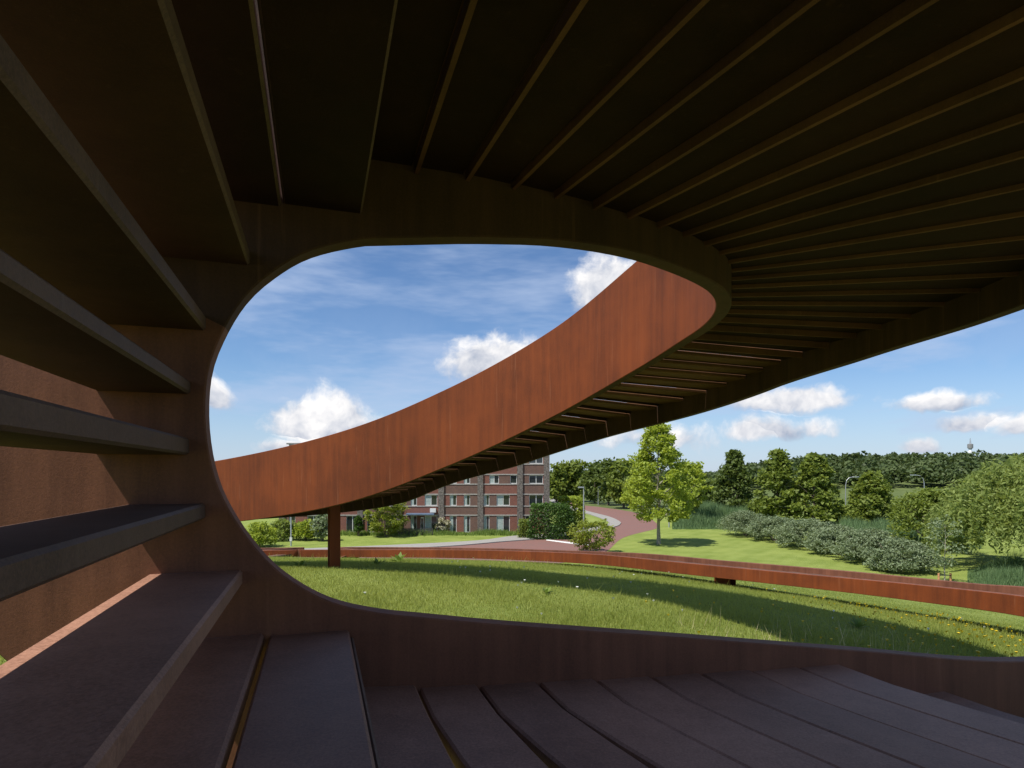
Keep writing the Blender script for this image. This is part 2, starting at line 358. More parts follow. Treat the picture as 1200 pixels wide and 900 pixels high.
# section B: the loop, in its plane
lp = [(443, 718), (390, 706), (345, 683), (310, 654), (275, 608), (252, 560), (241, 500), (243, 440), (258, 395), (285, 350), (320, 318), (365, 293), (430, 279)]
B = cr([onplane(*fl[-2]), onplane(*fl[-1])] + [onplane(*p) for p in lp] + [onplane(485, 278), onplane(542, 277)], 2, .05)
k0 = int(np.argmin(np.abs(B - onplane(*fl[-1])).sum(1))); 
# section C: ceiling, U-turn, far flight.  X, Y, z of the lower edge, height, kerb below treads
Cc = [(-.49, 3.0, 1.179, 1.3, .35), (-.255, 3.08, 1.214, 1.3, .32), (-.014, 3.19, 1.253, 1.3, .29), (.212, 3.305, 1.289, 1.3, .26), (.441, 3.427, 1.312, 1.3, .23), (.661, 3.56, 1.328, 1.3, .22), (.92, 3.736, 1.334, 1.3, .22),
      (1.30, 4.06, 1.33, 1.3, .24), (1.60, 4.44, 1.335, 1.3, .26), (1.80, 4.92, 1.345, 1.3, .28), (1.90, 5.55, 1.36, 1.3, .28), (1.85, 6.3, 1.345, 1.3, .28), (1.56, 7.3, 1.21, 1.3, .27), (.65, 9.0, .80, 1.3, .25),
      (-1.1, 10.15, .07, 1.3, .22), (-3.2, 10.9, -.62, 1.3, .2), (-6.2, 12.5, -1.09, 1.3, .2), (-9.5, 13.7, -1.35, 1.25, .2), (-13, 14.2, -1.5, 1.1, .2), (-17, 13.8, -1.6, .9, .2)]
Cs = cr([tuple(plp(onplane(430, 279)[0], 0)[:2]) + (onplane(430, 279)[1], 1.3, .36)] + Cc, 2, .1)[1:]
def heading(P, sgn):
    T = np.gradient(P[:, :2], axis=0) * sgn; return np.arctan2(T[:, 1], T[:, 0])
st_in, st_out, st_d, st_bank, st_sec = [], [], [], [], []
thA = heading(A, -1)
pin = TH0                                            # blend to the plane's own heading on the floor
for i, r in enumerate(A[:-1]):
    on = r[0] < 4.3 and r[1] < 5.2
    th = TH0 if on else thA[i]
    st_in.append((r[0], r[1], r[2] + EYE)); st_out.append((r[0], r[1], r[2] + EYE - r[3])); st_d.append(th); st_bank.append(r[4]); st_sec.append('low' if not on else 'loop')
TB = np.gradient(B, axis=0); kk = [i for i in range(len(B)) if i >= k0]
kend = int(np.argmin(np.abs(B - onplane(430, 279)).sum(1)))
for i in range(k0, kend + 1):
    t = TB[i] / np.linalg.norm(TB[i]); n = np.array([t[1] * -1, t[0]])          # travelling left then up: outward is to the left hand
    n = -n if n @ np.array([-1., 0.]) < 0 and abs(t[1]) > .4 else n
    if abs(t[1]) <= .4: n = n * (1 if (n[1] < 0) == (B[i][1] < 0) else -1)
    w = 0.95 + .35 * sst((B[i][1] + .7) / 1.4)
    st_in.append(plp(*B[i])); st_out.append(plp(*(B[i] + n * w))); st_d.append(TH0); st_bank.append(0); st_sec.append('loop')
thC = heading(Cs, 1); kerbC = []
c_off = len(st_in)
for i, r in enumerate(Cs):
    st_in.append((r[0], r[1], r[2] + EYE)); st_out.append((r[0], r[1], r[2] + EYE + r[3])); st_d.append(thC[i]); st_bank.append(0); st_sec.append('loop' if r[1] < 4.3 else 'far')
st_in = np.array(st_in); st_out = np.array(st_out); st_d = np.array(st_d); st_bank = np.array(st_bank)
# smooth the headings so the second plate runs fair
for _ in range(4):
    s2 = st_d.copy(); s2[1:-1] = (st_d[:-2] + 2 * st_d[1:-1] + st_d[2:]) / 4
    keep = np.array([x == 'loop' for x in st_sec]); s2[keep] = np.where(np.abs(s2 - TH0)[keep] < R(1.5), TH0, s2[keep]); st_d = s2
dv = np.stack([np.sin(st_d), -np.cos(st_d), np.zeros(len(st_d))], 1)
def sweep_plate(name, i0, i1, side):
    V, Fc = [], []; ch = .007
    for i in range(i0, i1 + 1):
        a, b, d = st_in[i].copy(), st_out[i].copy(), dv[i]
        if side:
            if i >= c_off: b = a + (b - a) * (1 - .6 * sst((i - c_off) / 6))
            a = a + d * WID; b = b + d * WID; a[2] += st_bank[i]; b[2] += st_bank[i]; o = d * TH
        else: o = -d * TH
        t = (b - a) / np.linalg.norm(b - a); oo = o / TH
        V += [a + t * ch, b - t * ch, b + oo * ch, b + o - oo * ch, b + o - t * ch, a + o + t * ch, a + o - oo * ch, a + oo * ch]
    n = 8
    for i in range(i1 - i0):
        for k in range(n): j = (k + 1) % n; Fc.append((i * n + k, i * n + j, (i + 1) * n + j, (i + 1) * n + k))
    Fc += [tuple(range(n))[::-1], tuple((i1 - i0) * n + k for k in range(n))]
    o = mobj(name, V, Fc, M['plate'], stair, True, 38); o.data.materials.append(M['plate_shade' if i0 >= ktop else 'plate_in'])
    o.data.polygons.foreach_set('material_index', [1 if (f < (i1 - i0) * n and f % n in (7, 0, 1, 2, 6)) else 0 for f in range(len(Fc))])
    bm = bmesh.new(); bm.from_mesh(o.data); bmesh.ops.recalc_face_normals(bm, faces=bm.faces); bm.to_mesh(o.data); bm.free()
    return o
# cut each plate into welded lengths
ktop = c_off - (kend + 1 - k0) + min(range(kend + 1 - k0), key=lambda i: abs(B[k0 + i][1] - .66) + (9 if B[k0 + i][0] > 0 else 0))  # ktop: cut where the plate with painted shade begins
lo = st_sec.index('loop'); hi = c_off + next(i for i, r in enumerate(Cs) if r[1] > 6.0 )
arc = np.concatenate([[0], np.cumsum(np.linalg.norm(np.diff(st_in, axis=0), axis=1))])
cuts = [0]
for i in range(1, len(arc)):
    if (i < lo - 3 or i > hi) and arc[i] - arc[cuts[-1]] > 2.9: cuts.append(i)
    elif i in (lo - 3, ktop, hi): cuts.append(i)
cuts.append(len(arc) - 1); cuts = sorted(set(cuts))
for s_ in (0, 1):
    for a_, b_ in zip(cuts[:-1], cuts[1:]): sweep_plate('side_plate', a_, b_, s_)

# --- treads, each an object of its own
def slab(name, p0, p1, q0, q1, top, th, bend=0., flange=0, zr=0., jit=0., ef=0., mats=('tread', None)):
    """p0,p1: plan ends of the tread's two long edges on the first plate; q0,q1 on the second"""
    V, Fc = [], []; n = 7 if bend else 2
    bev = .010
    prof = []
    for k in range(n):
        s = k / (n - 1); L = s * WID; sh = bend * max(0, L - .45) ** 1.0 * (1 if L > .45 else 0)
        a = np.array(p0) * (1 - s) + np.array(q0) * s; b = np.array(p1) * (1 - s) + np.array(q1) * s
        if bend: a = a + h0 * sh; b = b + h0 * sh
        w = (b - a) / np.linalg.norm(b - a); zt = top + EYE + jit * (s - .5)
        za, zb = zt, zt + zr
        pr = [(a, za - bev), (a + w * bev, za), (b - w * bev, zb), (b, zb - bev)] + ([(b, zb - th - ef), (b - w * .02, zb - th - ef), (b - w * .02, zb - th)] if ef else [(b, zb - th + bev), (b - w * bev, zb - th)])
        if flange: pr += [(a + w * .022, za - th), (a + w * .022, za - th - flange), (a, za - th - flange)]
        else: pr += [(a + w * bev, za - th), (a, za - th + bev)]
        V += [(x[0], x[1], z) for x, z in pr]; m = len(pr)
    for i in range(n - 1):
        for k in range(m): j = (k + 1) % m; Fc.append((i * m + k, i * m + j, (i + 1) * m + j, (i + 1) * m + k))
    Fc += [tuple(range(m))[::-1], tuple((n - 1) * m + k for k in range(m))]
    o = mobj(name, V, Fc, M[mats[0]], stair, True, 25)
    if mats[1]:
        o.data.materials.append(M[mats[1]]); o.data.polygons.foreach_set('material_index', [1 if (f < (n - 1) * m and f % m in (((6, 7) if ef else (5, 6)) if flange else (5,))) else 0 for f in range(len(Fc))])
    bm = bmesh.new(); bm.from_mesh(o.data); bmesh.ops.recalc_face_normals(bm, faces=bm.faces); bm.to_mesh(o.data); bm.free()
    return o
M['under_shade_mid'] = corten('corten_underside_shade_brown', (.040, .020, .011), (.090, .044, .024), (.11, .058, .034), .75, streak=.3, spec=.15)  # milder painted shade for undersides of the middle loop shelves
def ltread(q0, q1, top, th, bend=0., flange=0, zr=0., jit=0., mats=('tread', None)):
    e = .012
    def P(q, s): b = plp(q, 0)[:2] + d0 * s; return b
    return slab('tread', P(q0, -e), P(q1, -e), P(q0, WID + e), P(q1, WID + e), top, th, bend, flange, zr, jit, mats=mats)
# loop treads, from the floor up the left side and over the head
for q0, q1, top, th in ((-.215, .144, -.766, .07), (-.60, -.240, -.752, .07), (-.715, -.331, -.452, .07), (-.80, -.485, -.143, .07), (-.913, -.551, .153, .076), (-.913, -.545, .41, .06),
                        (-.97, -.483, .71, .07), (-.86, -.30, 1.025, .07), (-.56, -.165, 1.305, .06), (-.156, .205, 1.315, .055)):
    ltread(q0, q1, top, th, mats=('floor' if top < -.4 else 'tread', None if top < 0 else 'under_shade_mid' if top < 1.2 else 'under'))
# floor
fe = [(415, 806), (492, 807), (563, 804), (633, 800.5), (700, 797.5), (765, 794), (823, 790), (882, 787), (938, 783), (987, 780)]
fq = [onplane(*p) for p in fe]
for k in range(9):
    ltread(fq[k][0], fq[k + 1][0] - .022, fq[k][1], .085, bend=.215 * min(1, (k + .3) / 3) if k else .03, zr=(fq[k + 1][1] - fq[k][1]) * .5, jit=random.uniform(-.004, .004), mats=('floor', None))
q = fq[-1][0]; z = fq[-1][1] - .17
k = 0
while q < 3.9:
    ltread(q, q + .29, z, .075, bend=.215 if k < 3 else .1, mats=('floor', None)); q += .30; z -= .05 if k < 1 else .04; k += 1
# ceiling from the riser beyond the loop to the U-turn and the far flight; the low ribbon
def path_treads(I, J, pitch, zfun, th, flange, gap, mats=('tread', None), slits=()):
    """treads between stations I..J along the first plate"""
    seg = arc[I:J + 1]
    pl = np.concatenate([[0], np.cumsum(np.linalg.norm(np.diff(st_in[I:J + 1, :2], axis=0), axis=1))])
    n = round(pl[-1] / pitch); pitch = pl[-1] / n
    for k in range(n):
        e = []
        for s in (k * pitch, (k + 1) * pitch - (gap if k not in slits else .007)):
            x = np.interp(s, pl, st_in[I:J + 1, 0]); y = np.interp(s, pl, st_in[I:J + 1, 1]); th_ = np.interp(s, pl, st_d[I:J + 1])
            z = np.interp(s, pl, zfun[I:J + 1]) ; d = np.array([math.sin(th_), -math.cos(th_)]); bk = np.interp(s, pl, st_bank[I:J + 1])
            e.append((np.array([x, y]) - d * .012, np.array([x, y]) + d * (WID + .012), z, bk))
        slab('tread', e[0][0], e[1][0], e[0][1], e[1][1], e[0][2] - EYE, th, flange=flange, jit=e[0][3], ef=max(0, (e[0][2] - e[1][2]) - th + .004), mats=mats)
zf = st_in[:, 2].copy()
zf[c_off:] = st_in[c_off:, 2] + Cs[:, 4] + .055
zf[:c_off] -= .17
zf[:lo] = np.maximum(zf[:lo] - .1, st_out[:lo, 2] + .06)
ist = c_off + int(np.argmin(np.hypot(Cs[:, 0] + .49, Cs[:, 1] - 3.0)))
hi2 = c_off + int(np.argmin(np.hypot(Cs[:, 0] - 1.56, Cs[:, 1] - 7.3)))
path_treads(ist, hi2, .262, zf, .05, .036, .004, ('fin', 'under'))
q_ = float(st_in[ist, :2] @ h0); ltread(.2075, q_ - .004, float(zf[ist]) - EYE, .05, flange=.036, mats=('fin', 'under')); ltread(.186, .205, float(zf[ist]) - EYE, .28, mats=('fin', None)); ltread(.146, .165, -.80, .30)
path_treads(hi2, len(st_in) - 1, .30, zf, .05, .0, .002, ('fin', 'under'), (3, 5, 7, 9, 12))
path_treads(0, lo - 4, .5, zf, .05, .0, .02)
# supports
pb = (-3.5, 11.75)
def hpost(name, x, y, zt, wx, wy, yaw):
    mb = MB(); z0 = gzz(x, y) - .3
    mb.box(-wx / 2, wx / 2, -wy / 2, -wy / 2 + .03, z0, zt); mb.box(-wx / 2, wx / 2, wy / 2 - .03, wy / 2, z0, zt); mb.box(-.02, .02, -wy / 2 + .03, wy / 2 - .03, z0, zt)
    mb.box(-wx / 2 - .03, wx / 2 + .03, -wy / 2 - .03, wy / 2 + .03, zt, zt + .03)
    c, s = math.cos(yaw), math.sin(yaw); mb.V = [(x + a * c - b * s, y + a * s + b * c, z) for a, b, z in mb.V]
    return mb.build(name, M['plate'], stair)
hpost('support_post', pb[0], pb[1], EYE - .55, .20, .20, R(30))
hpost('support_post', 5.35, 15.0, EYE - 2.60, .42, .3, R(-50))
hpost('support_post', -9.0, 15.0, EYE - 1.4, .23, .26, R(70))

# ------------------------------------------------------------------ meadow
def inside_stair(x, y):            # true under/inside the near loop
    v = np.stack([x, y], -1); c = -(v @ d0); q = v @ h0
    return (c > .4) & (c < 3.25) & (q > -2.2) & (q < 4.6)
def blades(n, xr, yr, hmin, hmax, wd, keep):
    x = rng.uniform(*xr, n); y = rng.uniform(*yr, n); k = keep(x, y); x, y = x[k], y[k]; n = len(x)
    z = gz(x, y) - .01; h = rng.uniform(hmin, hmax, n) * (.65 + .7 * np.clip(np.sin(x * 1.9 + np.sin(y * 1.3)) * np.cos(y * 1.6 + x * .4) * .5 + .5, 0, 1)); a = rng.uniform(0, 2 * np.pi, n)
    w = wd * rng.uniform(.6, 1.3, n); le = h * rng.normal(0, .33, n); lb = h * rng.normal(0, .33, n)
    V = np.zeros((n, 3, 3)); ca, sa = np.cos(a) * w / 2, np.sin(a) * w / 2
    V[:, 0] = np.stack([x - ca, y - sa, z], 1); V[:, 1] = np.stack([x + ca, y + sa, z], 1); V[:, 2] = np.stack([x + le, y + lb, z + h], 1)
    return V, rng.random(n)
cx = A[:, 0]; cy = A[:, 1]
def ribbon_y(x): # distance line of the low ribbon in polar angle from the eye
    pass
ang_r = np.arctan2(A[:, 0], A[:, 1]); rad_r = np.hypot(A[:, 0], A[:, 1]); kr = (A[:, 1] > 5.6) & (rad_r > 7); o_ = np.argsort(ang_r[kr]); ang_s = ang_r[kr][o_]; rad_s = rad_r[kr][o_]
def before_ribbon(x, y, off=0.):
    a = np.arctan2(x, y); r = np.hypot(x, y); return (r < np.interp(a, ang_s, rad_s) + off) & (~inside_stair(x, y)) & (np.abs(a) < R(48))
def fade(x, y): return rng.random(len(x)) < np.clip(6.5 / np.hypot(x, y), .3, 1) ** 1.3
V1, r1 = blades(1500000, (-12, 10.5), (3.6, 26), .035, .085, .010, lambda x, y: before_ribbon(x, y) & fade(x, y))
V2, r2 = blades(9000, (-12, 10.5), (3.6, 26), .12, .22, .010, lambda x, y: before_ribbon(x, y) & (rng.random(len(x)) < np.clip(.25 + .9 * np.sin(x * .9 + 1) * np.cos(y * .7), 0, 1)))
tag(npmesh('meadow_grass', np.concatenate([V1, V2]), 3, M['grass'], None, np.concatenate([r1, r2])), 'rough green meadow grass on the mound before the low ribbon', 'grass', kind='stuff')
V3, r3 = blades(300000, (-10, 26), (8, 46), .03, .06, .022, lambda x, y: (~before_ribbon(x, y, .5)) & (rng.random(len(x)) < np.clip(14 / np.hypot(x, y), .1, 1)) & (np.abs(np.arctan2(x, y)) < R(45)) & (x / y > -.05))
tag(npmesh('lawn_grass', V3, 3, M['grass'], None, r3 * .75), 'short mown lawn on the slope beyond the low ribbon', 'grass', kind='stuff')
Vs, rs = blades(260, (2.2, 5.2), (6.0, 8.2), .18, .36, .007, lambda x, y: before_ribbon(x, y) & (rng.random(len(x)) < .55))
tag(npmesh('seed_stems', Vs, 3, M['straw'], None, rs), 'pale dry seed stems standing in the meadow by the kerb', 'grass', kind='stuff')
def flowers(name, n, xr, yr, rad, hgt, mat, label, pk):
    x = rng.uniform(*xr, n); y = rng.uniform(*yr, n); k = before_ribbon(x, y) & pk(x, y); x, y = x[k], y[k]; mb = MB()
    for a, b in zip(x, y):
        z = gzz(a, b) + hgt * random.uniform(.6, 1.2); r = rad * random.uniform(.7, 1.2); t = random.uniform(-.5, .1)
        ring = [(a + r * math.cos(i * math.pi / 3), b + r * math.sin(i * math.pi / 3) * .9, z + t * r * math.sin(i * math.pi / 3)) for i in range(6)]
        mb.add(ring + [(a, b, z - .03)], [(i, (i + 1) % 6, 6) for i in range(6)] + [tuple(range(6))])
    return tag(mb.build(name, mat), label, 'flowers', kind='stuff')
flowers('yellow_flowers', 1100, (2, 9), (6, 13), .019, .13, M['yellowflower'], 'scattered yellow dandelion flowers in the meadow at the right', lambda x, y: rng.random(len(x)) < np.clip((x / y - .42) * 2.6, .05, 1))
flowers('white_flowers', 60, (-3, 8), (6, 16), .02, .16, M['whiteflower'], 'few white clover heads dotted through the meadow', lambda x, y: x > -99)

def leaves(P, size, up=.35, asp=.6, sz_var=.35):
    n = len(P); nr = rng.normal(size=(n, 3)); nr[:, 2] = np.abs(nr[:, 2]) + up; nr /= np.linalg.norm(nr, axis=1)[:, None]
    t = rng.normal(size=(n, 3)); t -= nr * (t * nr).sum(1)[:, None]; t /= np.linalg.norm(t, axis=1)[:, None]; b = np.cross(nr, t)
    s = (size * (1 + rng.uniform(-sz_var, sz_var, n)))[:, None]
    return np.stack([P - t * s * .5, P + b * s * asp * .5 + nr * s * .08, P + t * s * .5, P - b * s * asp * .5 + nr * s * .08], 1)
def weed(u, Y, hgt, n, label):
    x = (u - 600) / F * Y; z = gzz(x, Y); t = empty('weed_plant', (x, Y, z), label, 'weed', 'weeds in the meadow')
    V = []
    for k in range(n):
        a = random.uniform(0, 6.28); l = hgt * random.uniform(.7, 1.25); e = random.uniform(.25, 1.2)
        d = np.array([math.cos(a) * math.cos(e), math.sin(a) * math.cos(e), math.sin(e)]); s = np.array([-math.sin(a), math.cos(a), 0]) * l * .16
        p = np.array([x, Y, z]); V.append([p, p + d * l * .55 + s, p + d * l - np.array([0, 0, l * .12]), p + d * l * .55 - s])
    npmesh('leaf_rosette', np.array(V), 4, M['weed'], t, rng.random(len(V)))
    mb = MB(); mb.tube([(x, Y, z - .03), (x, Y, z + hgt * .35)], [.012, .006], 5); mb.build('stem', M['weed'], t)
weed(468, 15.5, .30, 16, 'leafy dock weed in the meadow right of the steel post')
weed(443, 12.6, .2, 14, 'low broad weed on the grass close beside the steel post')
weed(352, 12.2, .22, 12, 'weed tuft on the grass left of the steel post')
weed(640, 9.6, .15, 14, 'broad leaved weed in the open middle of the meadow')
weed(1006, 8.6, .2, 16, 'weed clump in the meadow under the right end of the low ribbon')

# ------------------------------------------------------------------ trees and shrubs
def crown(cz0, cz1, rad, prof, ncl, nl, clr, rot=0.):
    """leaf positions relative to the base: clusters through a volume of revolution"""
    P = []
    for k in range(ncl):
        t = random.random() ** .9; z = cz0 + (cz1 - cz0) * t; r = rad * prof(t) * math.sqrt(random.uniform(.18, 1.05)); a = random.uniform(0, 6.283)
        c = np.array([r * math.cos(a), r * math.sin(a), z]); s = clr * random.uniform(.6, 1.25)
        q = rng.normal(size=(nl, 3)); q /= np.linalg.norm(q, axis=1)[:, None]; q *= (rng.random(nl) ** .5)[:, None] * s; q[:, 2] *= .65
        P.append(c + q)
    return np.concatenate(P)
def trunk_mesh(mb, x, y, z, h, r, top, limbs, spread, start):
    pts = [(x + random.gauss(0, .01) * h * k / 5, y + random.gauss(0, .01) * h * k / 5, z - .2 + (top + .2) * k / 5) for k in range(6)]
    mb.tube(pts, [r * 1.25] + [r * (1 - .16 * k) for k in range(1, 6)], 8)
    for k in range(limbs):
        a = k * 2.4 + random.uniform(-.4, .4); f = start + (1 - start) * k / limbs * .8; zb = z + top * f; l = spread * (1.1 - f * .6)
        mb.tube([(x, y, zb), (x + math.cos(a) * l * .45, y + math.sin(a) * l * .45, zb + l * .4), (x + math.cos(a) * l * .85, y + math.sin(a) * l * .85, zb + l * .75)], [r * .42, r * .25, r * .08], 5)
def tree(name, label, x, y, h, rad, clear, mat, bark, tr, ncl, nl, clr, leaf, prof, group=None, cat='tree', limbs=9, up=.35):
    z = gzz(x, y); t = empty(name, (x, y, z), label, cat, group)
    mb = MB(); trunk_mesh(mb, x, y, z, h, tr, h * .86, limbs, rad * .8, max(.12, clear / h)); mb.build('trunk', bark, t, True, 60)
    P = crown(clear, h, rad, prof, ncl, nl, clr) + np.array([x, y, z]); npmesh('crown', leaves(P, leaf, up), 4, mat, t, rng.random(len(P)))
    return t
def copy_tree(src, label, x, y, sc, rz):
    z = gzz(x, y); c = src.copy(); C.objects.link(c); c.location = (x, y, z); c.scale = (sc[0], sc[0], sc[1]); c.rotation_euler = (0, 0, rz); c['label'] = label
    for ch in src.children:
        k = ch.copy(); C.objects.link(k); k.parent = c
    return c
cone = lambda t: (1 - t) ** .62 * min(1, .55 + t * 2.6)
egg = lambda t: math.sqrt(max(0, 1 - (2 * t - 1) ** 2)) ** .8 * (1.1 - .35 * t)
dome = lambda t: math.sqrt(max(0, 1 - t * t)) * min(1, .75 + t)
X_, Y_ = gp(772, 638)
tree('plane_tree', 'tall bright green young tree with bare trunk standing on the lawn', X_, Y_, 13.4, 4.6, 2.9, M['plane_leaf'], M['palebark'], .20, 230, 60, .8, .34, lambda t: (1 - t) ** .6 * min(1, .62 + t * 1.8), limbs=14)
X_, Y_ = gp(806, 614)
tree('roadside_tree', 'smaller bright green tree close behind the tall lawn tree at its right', X_, Y_, 9.6, 3.6, 2.6, M['plane_leaf'], M['palebark'], .16, 100, 40, .8, .45, egg)
X_, Y_ = gp(753, 602)
tree('roadside_tree', 'pale trunked roadside tree just left behind the tall lawn tree', X_, Y_, 9.5, 3.4, 3.0, M['tree_leaf'], M['palebark'], .22, 90, 36, .8, .5, egg)
# conical trees beyond the reeds
T1 = None
for u, v, top, rp, lab, mt in ((860, 606, 530, 26, 'darkest conical tree, leftmost of the three beyond the silver shrubs', 'dark_leaf'), (911, 612, 530, 31, 'broad conical tree in the middle of three beyond the silver shrubs', 'tree_leaf'),
                               (954, 614, 534, 33, 'brightest conical tree, rightmost of three beyond the silver shrubs', 'tree_leaf'), (1021, 616, 556, 30, 'low spreading tree between the two curved street lamps', 'tree_leaf')):
    X_, Y_ = gp(u, v); k = Y_ / F
    tree('conical_tree', lab, X_, Y_, (v - top) * k, rp * k, .5, M[mt], M['bark'], .22, 150, 44, 1.15, .62, cone, 'conical trees beyond the reeds')
# trees along the road in the distance
labs = ['first small far tree beside the right corner of the brick house', 'second far tree along the road, counted from the brick house', 'third far tree along the road, counted from the brick house', 'fourth far tree along the road, beside a far lamp',
        'fifth far tree along the road, counted from the brick house', 'dense far tree left of the tall lawn tree, by the road bend', 'dark far tree hidden partly by the tall lawn tree', 'dark far tree behind the right side of the tall lawn tree', 'low dark tree in the gap right of the tall lawn tree']
for k, (u, v, top, rp, mt) in enumerate(((652, 589, 545, 12, 'tree_leaf'), (664, 588, 544, 12, 'tree_leaf'), (679, 588, 541, 13, 'tree_leaf'), (697, 590, 545, 15, 'dark_leaf'), (713, 592, 541, 17, 'dark_leaf'), (731, 596, 539, 18, 'tree_leaf'), (752, 594, 540, 20, 'dark_leaf'), (806, 600, 548, 18, 'dark_leaf'), (832, 601, 566, 14, 'dark_leaf'))):
    X_, Y_ = gp(u, v); q = Y_ / F
    tree('roadside_tree', labs[k], X_, Y_, (v - top) * q, rp * q, 1.2, M[mt], M['bark'], .25, 46, 34, 1.7, 1.0, egg, 'trees along the far road', limbs=5)
# bushy tree and willow at the right
X_, Y_ = gp(1088, 645)
tree('bushy_tree', 'broad leafy bush tree left of the weeping willow', X_, Y_, 6.0, 4.4, .2, M['tree_leaf'], M['bark'], .2, 150, 70, .9, .30, dome)
def willow():
    X_, Y_ = gp(1226, 668); z = gzz(X_, Y_); t = empty('weeping_willow', (X_, Y_, z), 'big pale green weeping willow at the right edge', 'tree')
    mb = MB(); trunk_mesh(mb, X_, Y_, z, 10, .35, 7.2, 12, 4.5, .3); mb.build('trunk', M['bark'], t, True, 60)
    P = []
    for k in range(1250):
        a = random.uniform(0, 6.283); e = random.random(); rr = 8.6 * math.sqrt(random.uniform(.02, 1)); zt = 9.9 * math.sqrt(max(.05, 1 - (rr / 9.4) ** 2)) * random.uniform(.72, 1.0)
        lobe = .85 + .2 * math.sin(a * 5 + 1.3) * math.cos(a * 3); rr *= lobe
        ln = random.uniform(1.0, 2.6); n = int(ln * 17)
        s = np.linspace(0, 1, n); px = X_ + math.cos(a) * (rr + .5 * np.sin(s * 1.5)); py = Y_ + math.sin(a) * (rr + .5 * np.sin(s * 1.5)); pz = z + np.maximum(zt + .25 * np.sin(s * 3.1) - s * ln, .15)
        P.append(np.stack([px, py, pz], 1) + rng.normal(0, .13, (n, 3)))
    P = np.concatenate(P); L = leaves(P, .42, -.2, .32); npmesh('crown', L, 4, M['willow_leaf'], t, rng.random(len(P)))
willow()
X_, Y_ = gp(1107, 685)
z = gzz(X_, Y_)
st = tree('young_tree', 'thin young tree tied between two orange stakes', X_, Y_, 4.9, 1.25, 1.5, M['silver_leaf'], M['palebark'], .05, 60, 16, .42, .17, egg, limbs=6)
M['stake'] = plain('stake_wood', (.50, .24, .11), .8)
for dx in (-.42, .42):
    mb = MB(); mb.tube([(X_ + dx, Y_, z - .2), (X_ + dx, Y_, z + .78)], [.075, .07], 8); mb.build('stake', M['stake'], st)
mb = MB(); mb.box(X_ - .42, X_ + .42, Y_ - .09, Y_ - .075, z + .62, z + .68); mb.build('tie_strap', plain('strap', (.04, .04, .04), .7), st)
# silver shrubs
slab_ = ['farthest silver green shrub at the left end of the row', 'second silver green shrub from the left end of the row', 'third silver green shrub from the left end of the row', 'fourth silver green shrub, middle of the row', 'fifth silver green shrub from the left end of the row', 'nearest silver green shrub at the right end of the row']
def shrub(name, label, u, v, wpx, hpx, mat, ncl=60, nl=70, leaf=.2, clr=.5, group=None, cat='shrub', Yo=0., zoff=0., pr=dome, bark='bark'):
    X, Y = gp(u, v); Y += Yo; X = (u - 600) / F * Y; k = Y / F; z = gzz(X, Y); t = empty(name, (X, Y, z), label, cat, group); h = hpx * k; r = wpx * k / 2
    mb = MB()
    for i in range(6):
        a = i * 1.05; mb.tube([(X + .05 * math.cos(a), Y + .05 * math.sin(a), z - .1), (X + r * .3 * math.cos(a), Y + r * .3 * math.sin(a), z + h * .45), (X + r * .6 * math.cos(a), Y + r * .6 * math.sin(a), z + h * .8)], [.05, .035, .012], 5)
    mb.build('stems', M[bark], t)
    cl = min(clr, r * .35, h * .35); P = crown(.15 * h + zoff, h - cl * .5, r - cl * .4, pr, ncl, nl, cl) + np.array([X, Y, z]); P[:, 2] = np.maximum(P[:, 2], z + .04)
    npmesh('foliage', leaves(P, leaf, .25, .45), 4, mat, t, rng.random(len(P))); return t
for k, (u, v, w_, h_) in enumerate(((874, 628, 66, 30), (908, 634, 70, 30), (946, 642, 82, 35), (984, 650, 80, 35), (1020, 659, 88, 40), (1056, 669, 86, 38))):
    shrub('silver_shrub', slab_[k], u, v, w_, h_, M['silver_leaf'], 130, 90, .22, .6, 'silver shrubs in a row along the lawn')
for k, (u, v, w_, h_, lab) in enumerate(((1000, 616, 44, 22, 'rough green bush under the left curved lamp'), (1050, 612, 40, 26, 'rough green bush under the right curved lamp'), (1125, 600, 60, 22, 'far bush by the foot of the wooded hill'), (1150, 606, 60, 26, 'green bush left of the willow top by the field'), (1095, 606, 46, 26, 'rounded bush behind the broad bush tree'), (975, 606, 40, 24, 'bush filling the gap right of the brightest conical tree'), (840, 606, 30, 14, 'dark low bush at the end of the reeds'), (890, 611, 30, 16, 'green bush in the gap between conical trees'))):
    shrub('wild_bush', lab, u, v, w_, h_, M['tree_leaf'], 60, 40, .5, .9, 'wild bushes in the park')
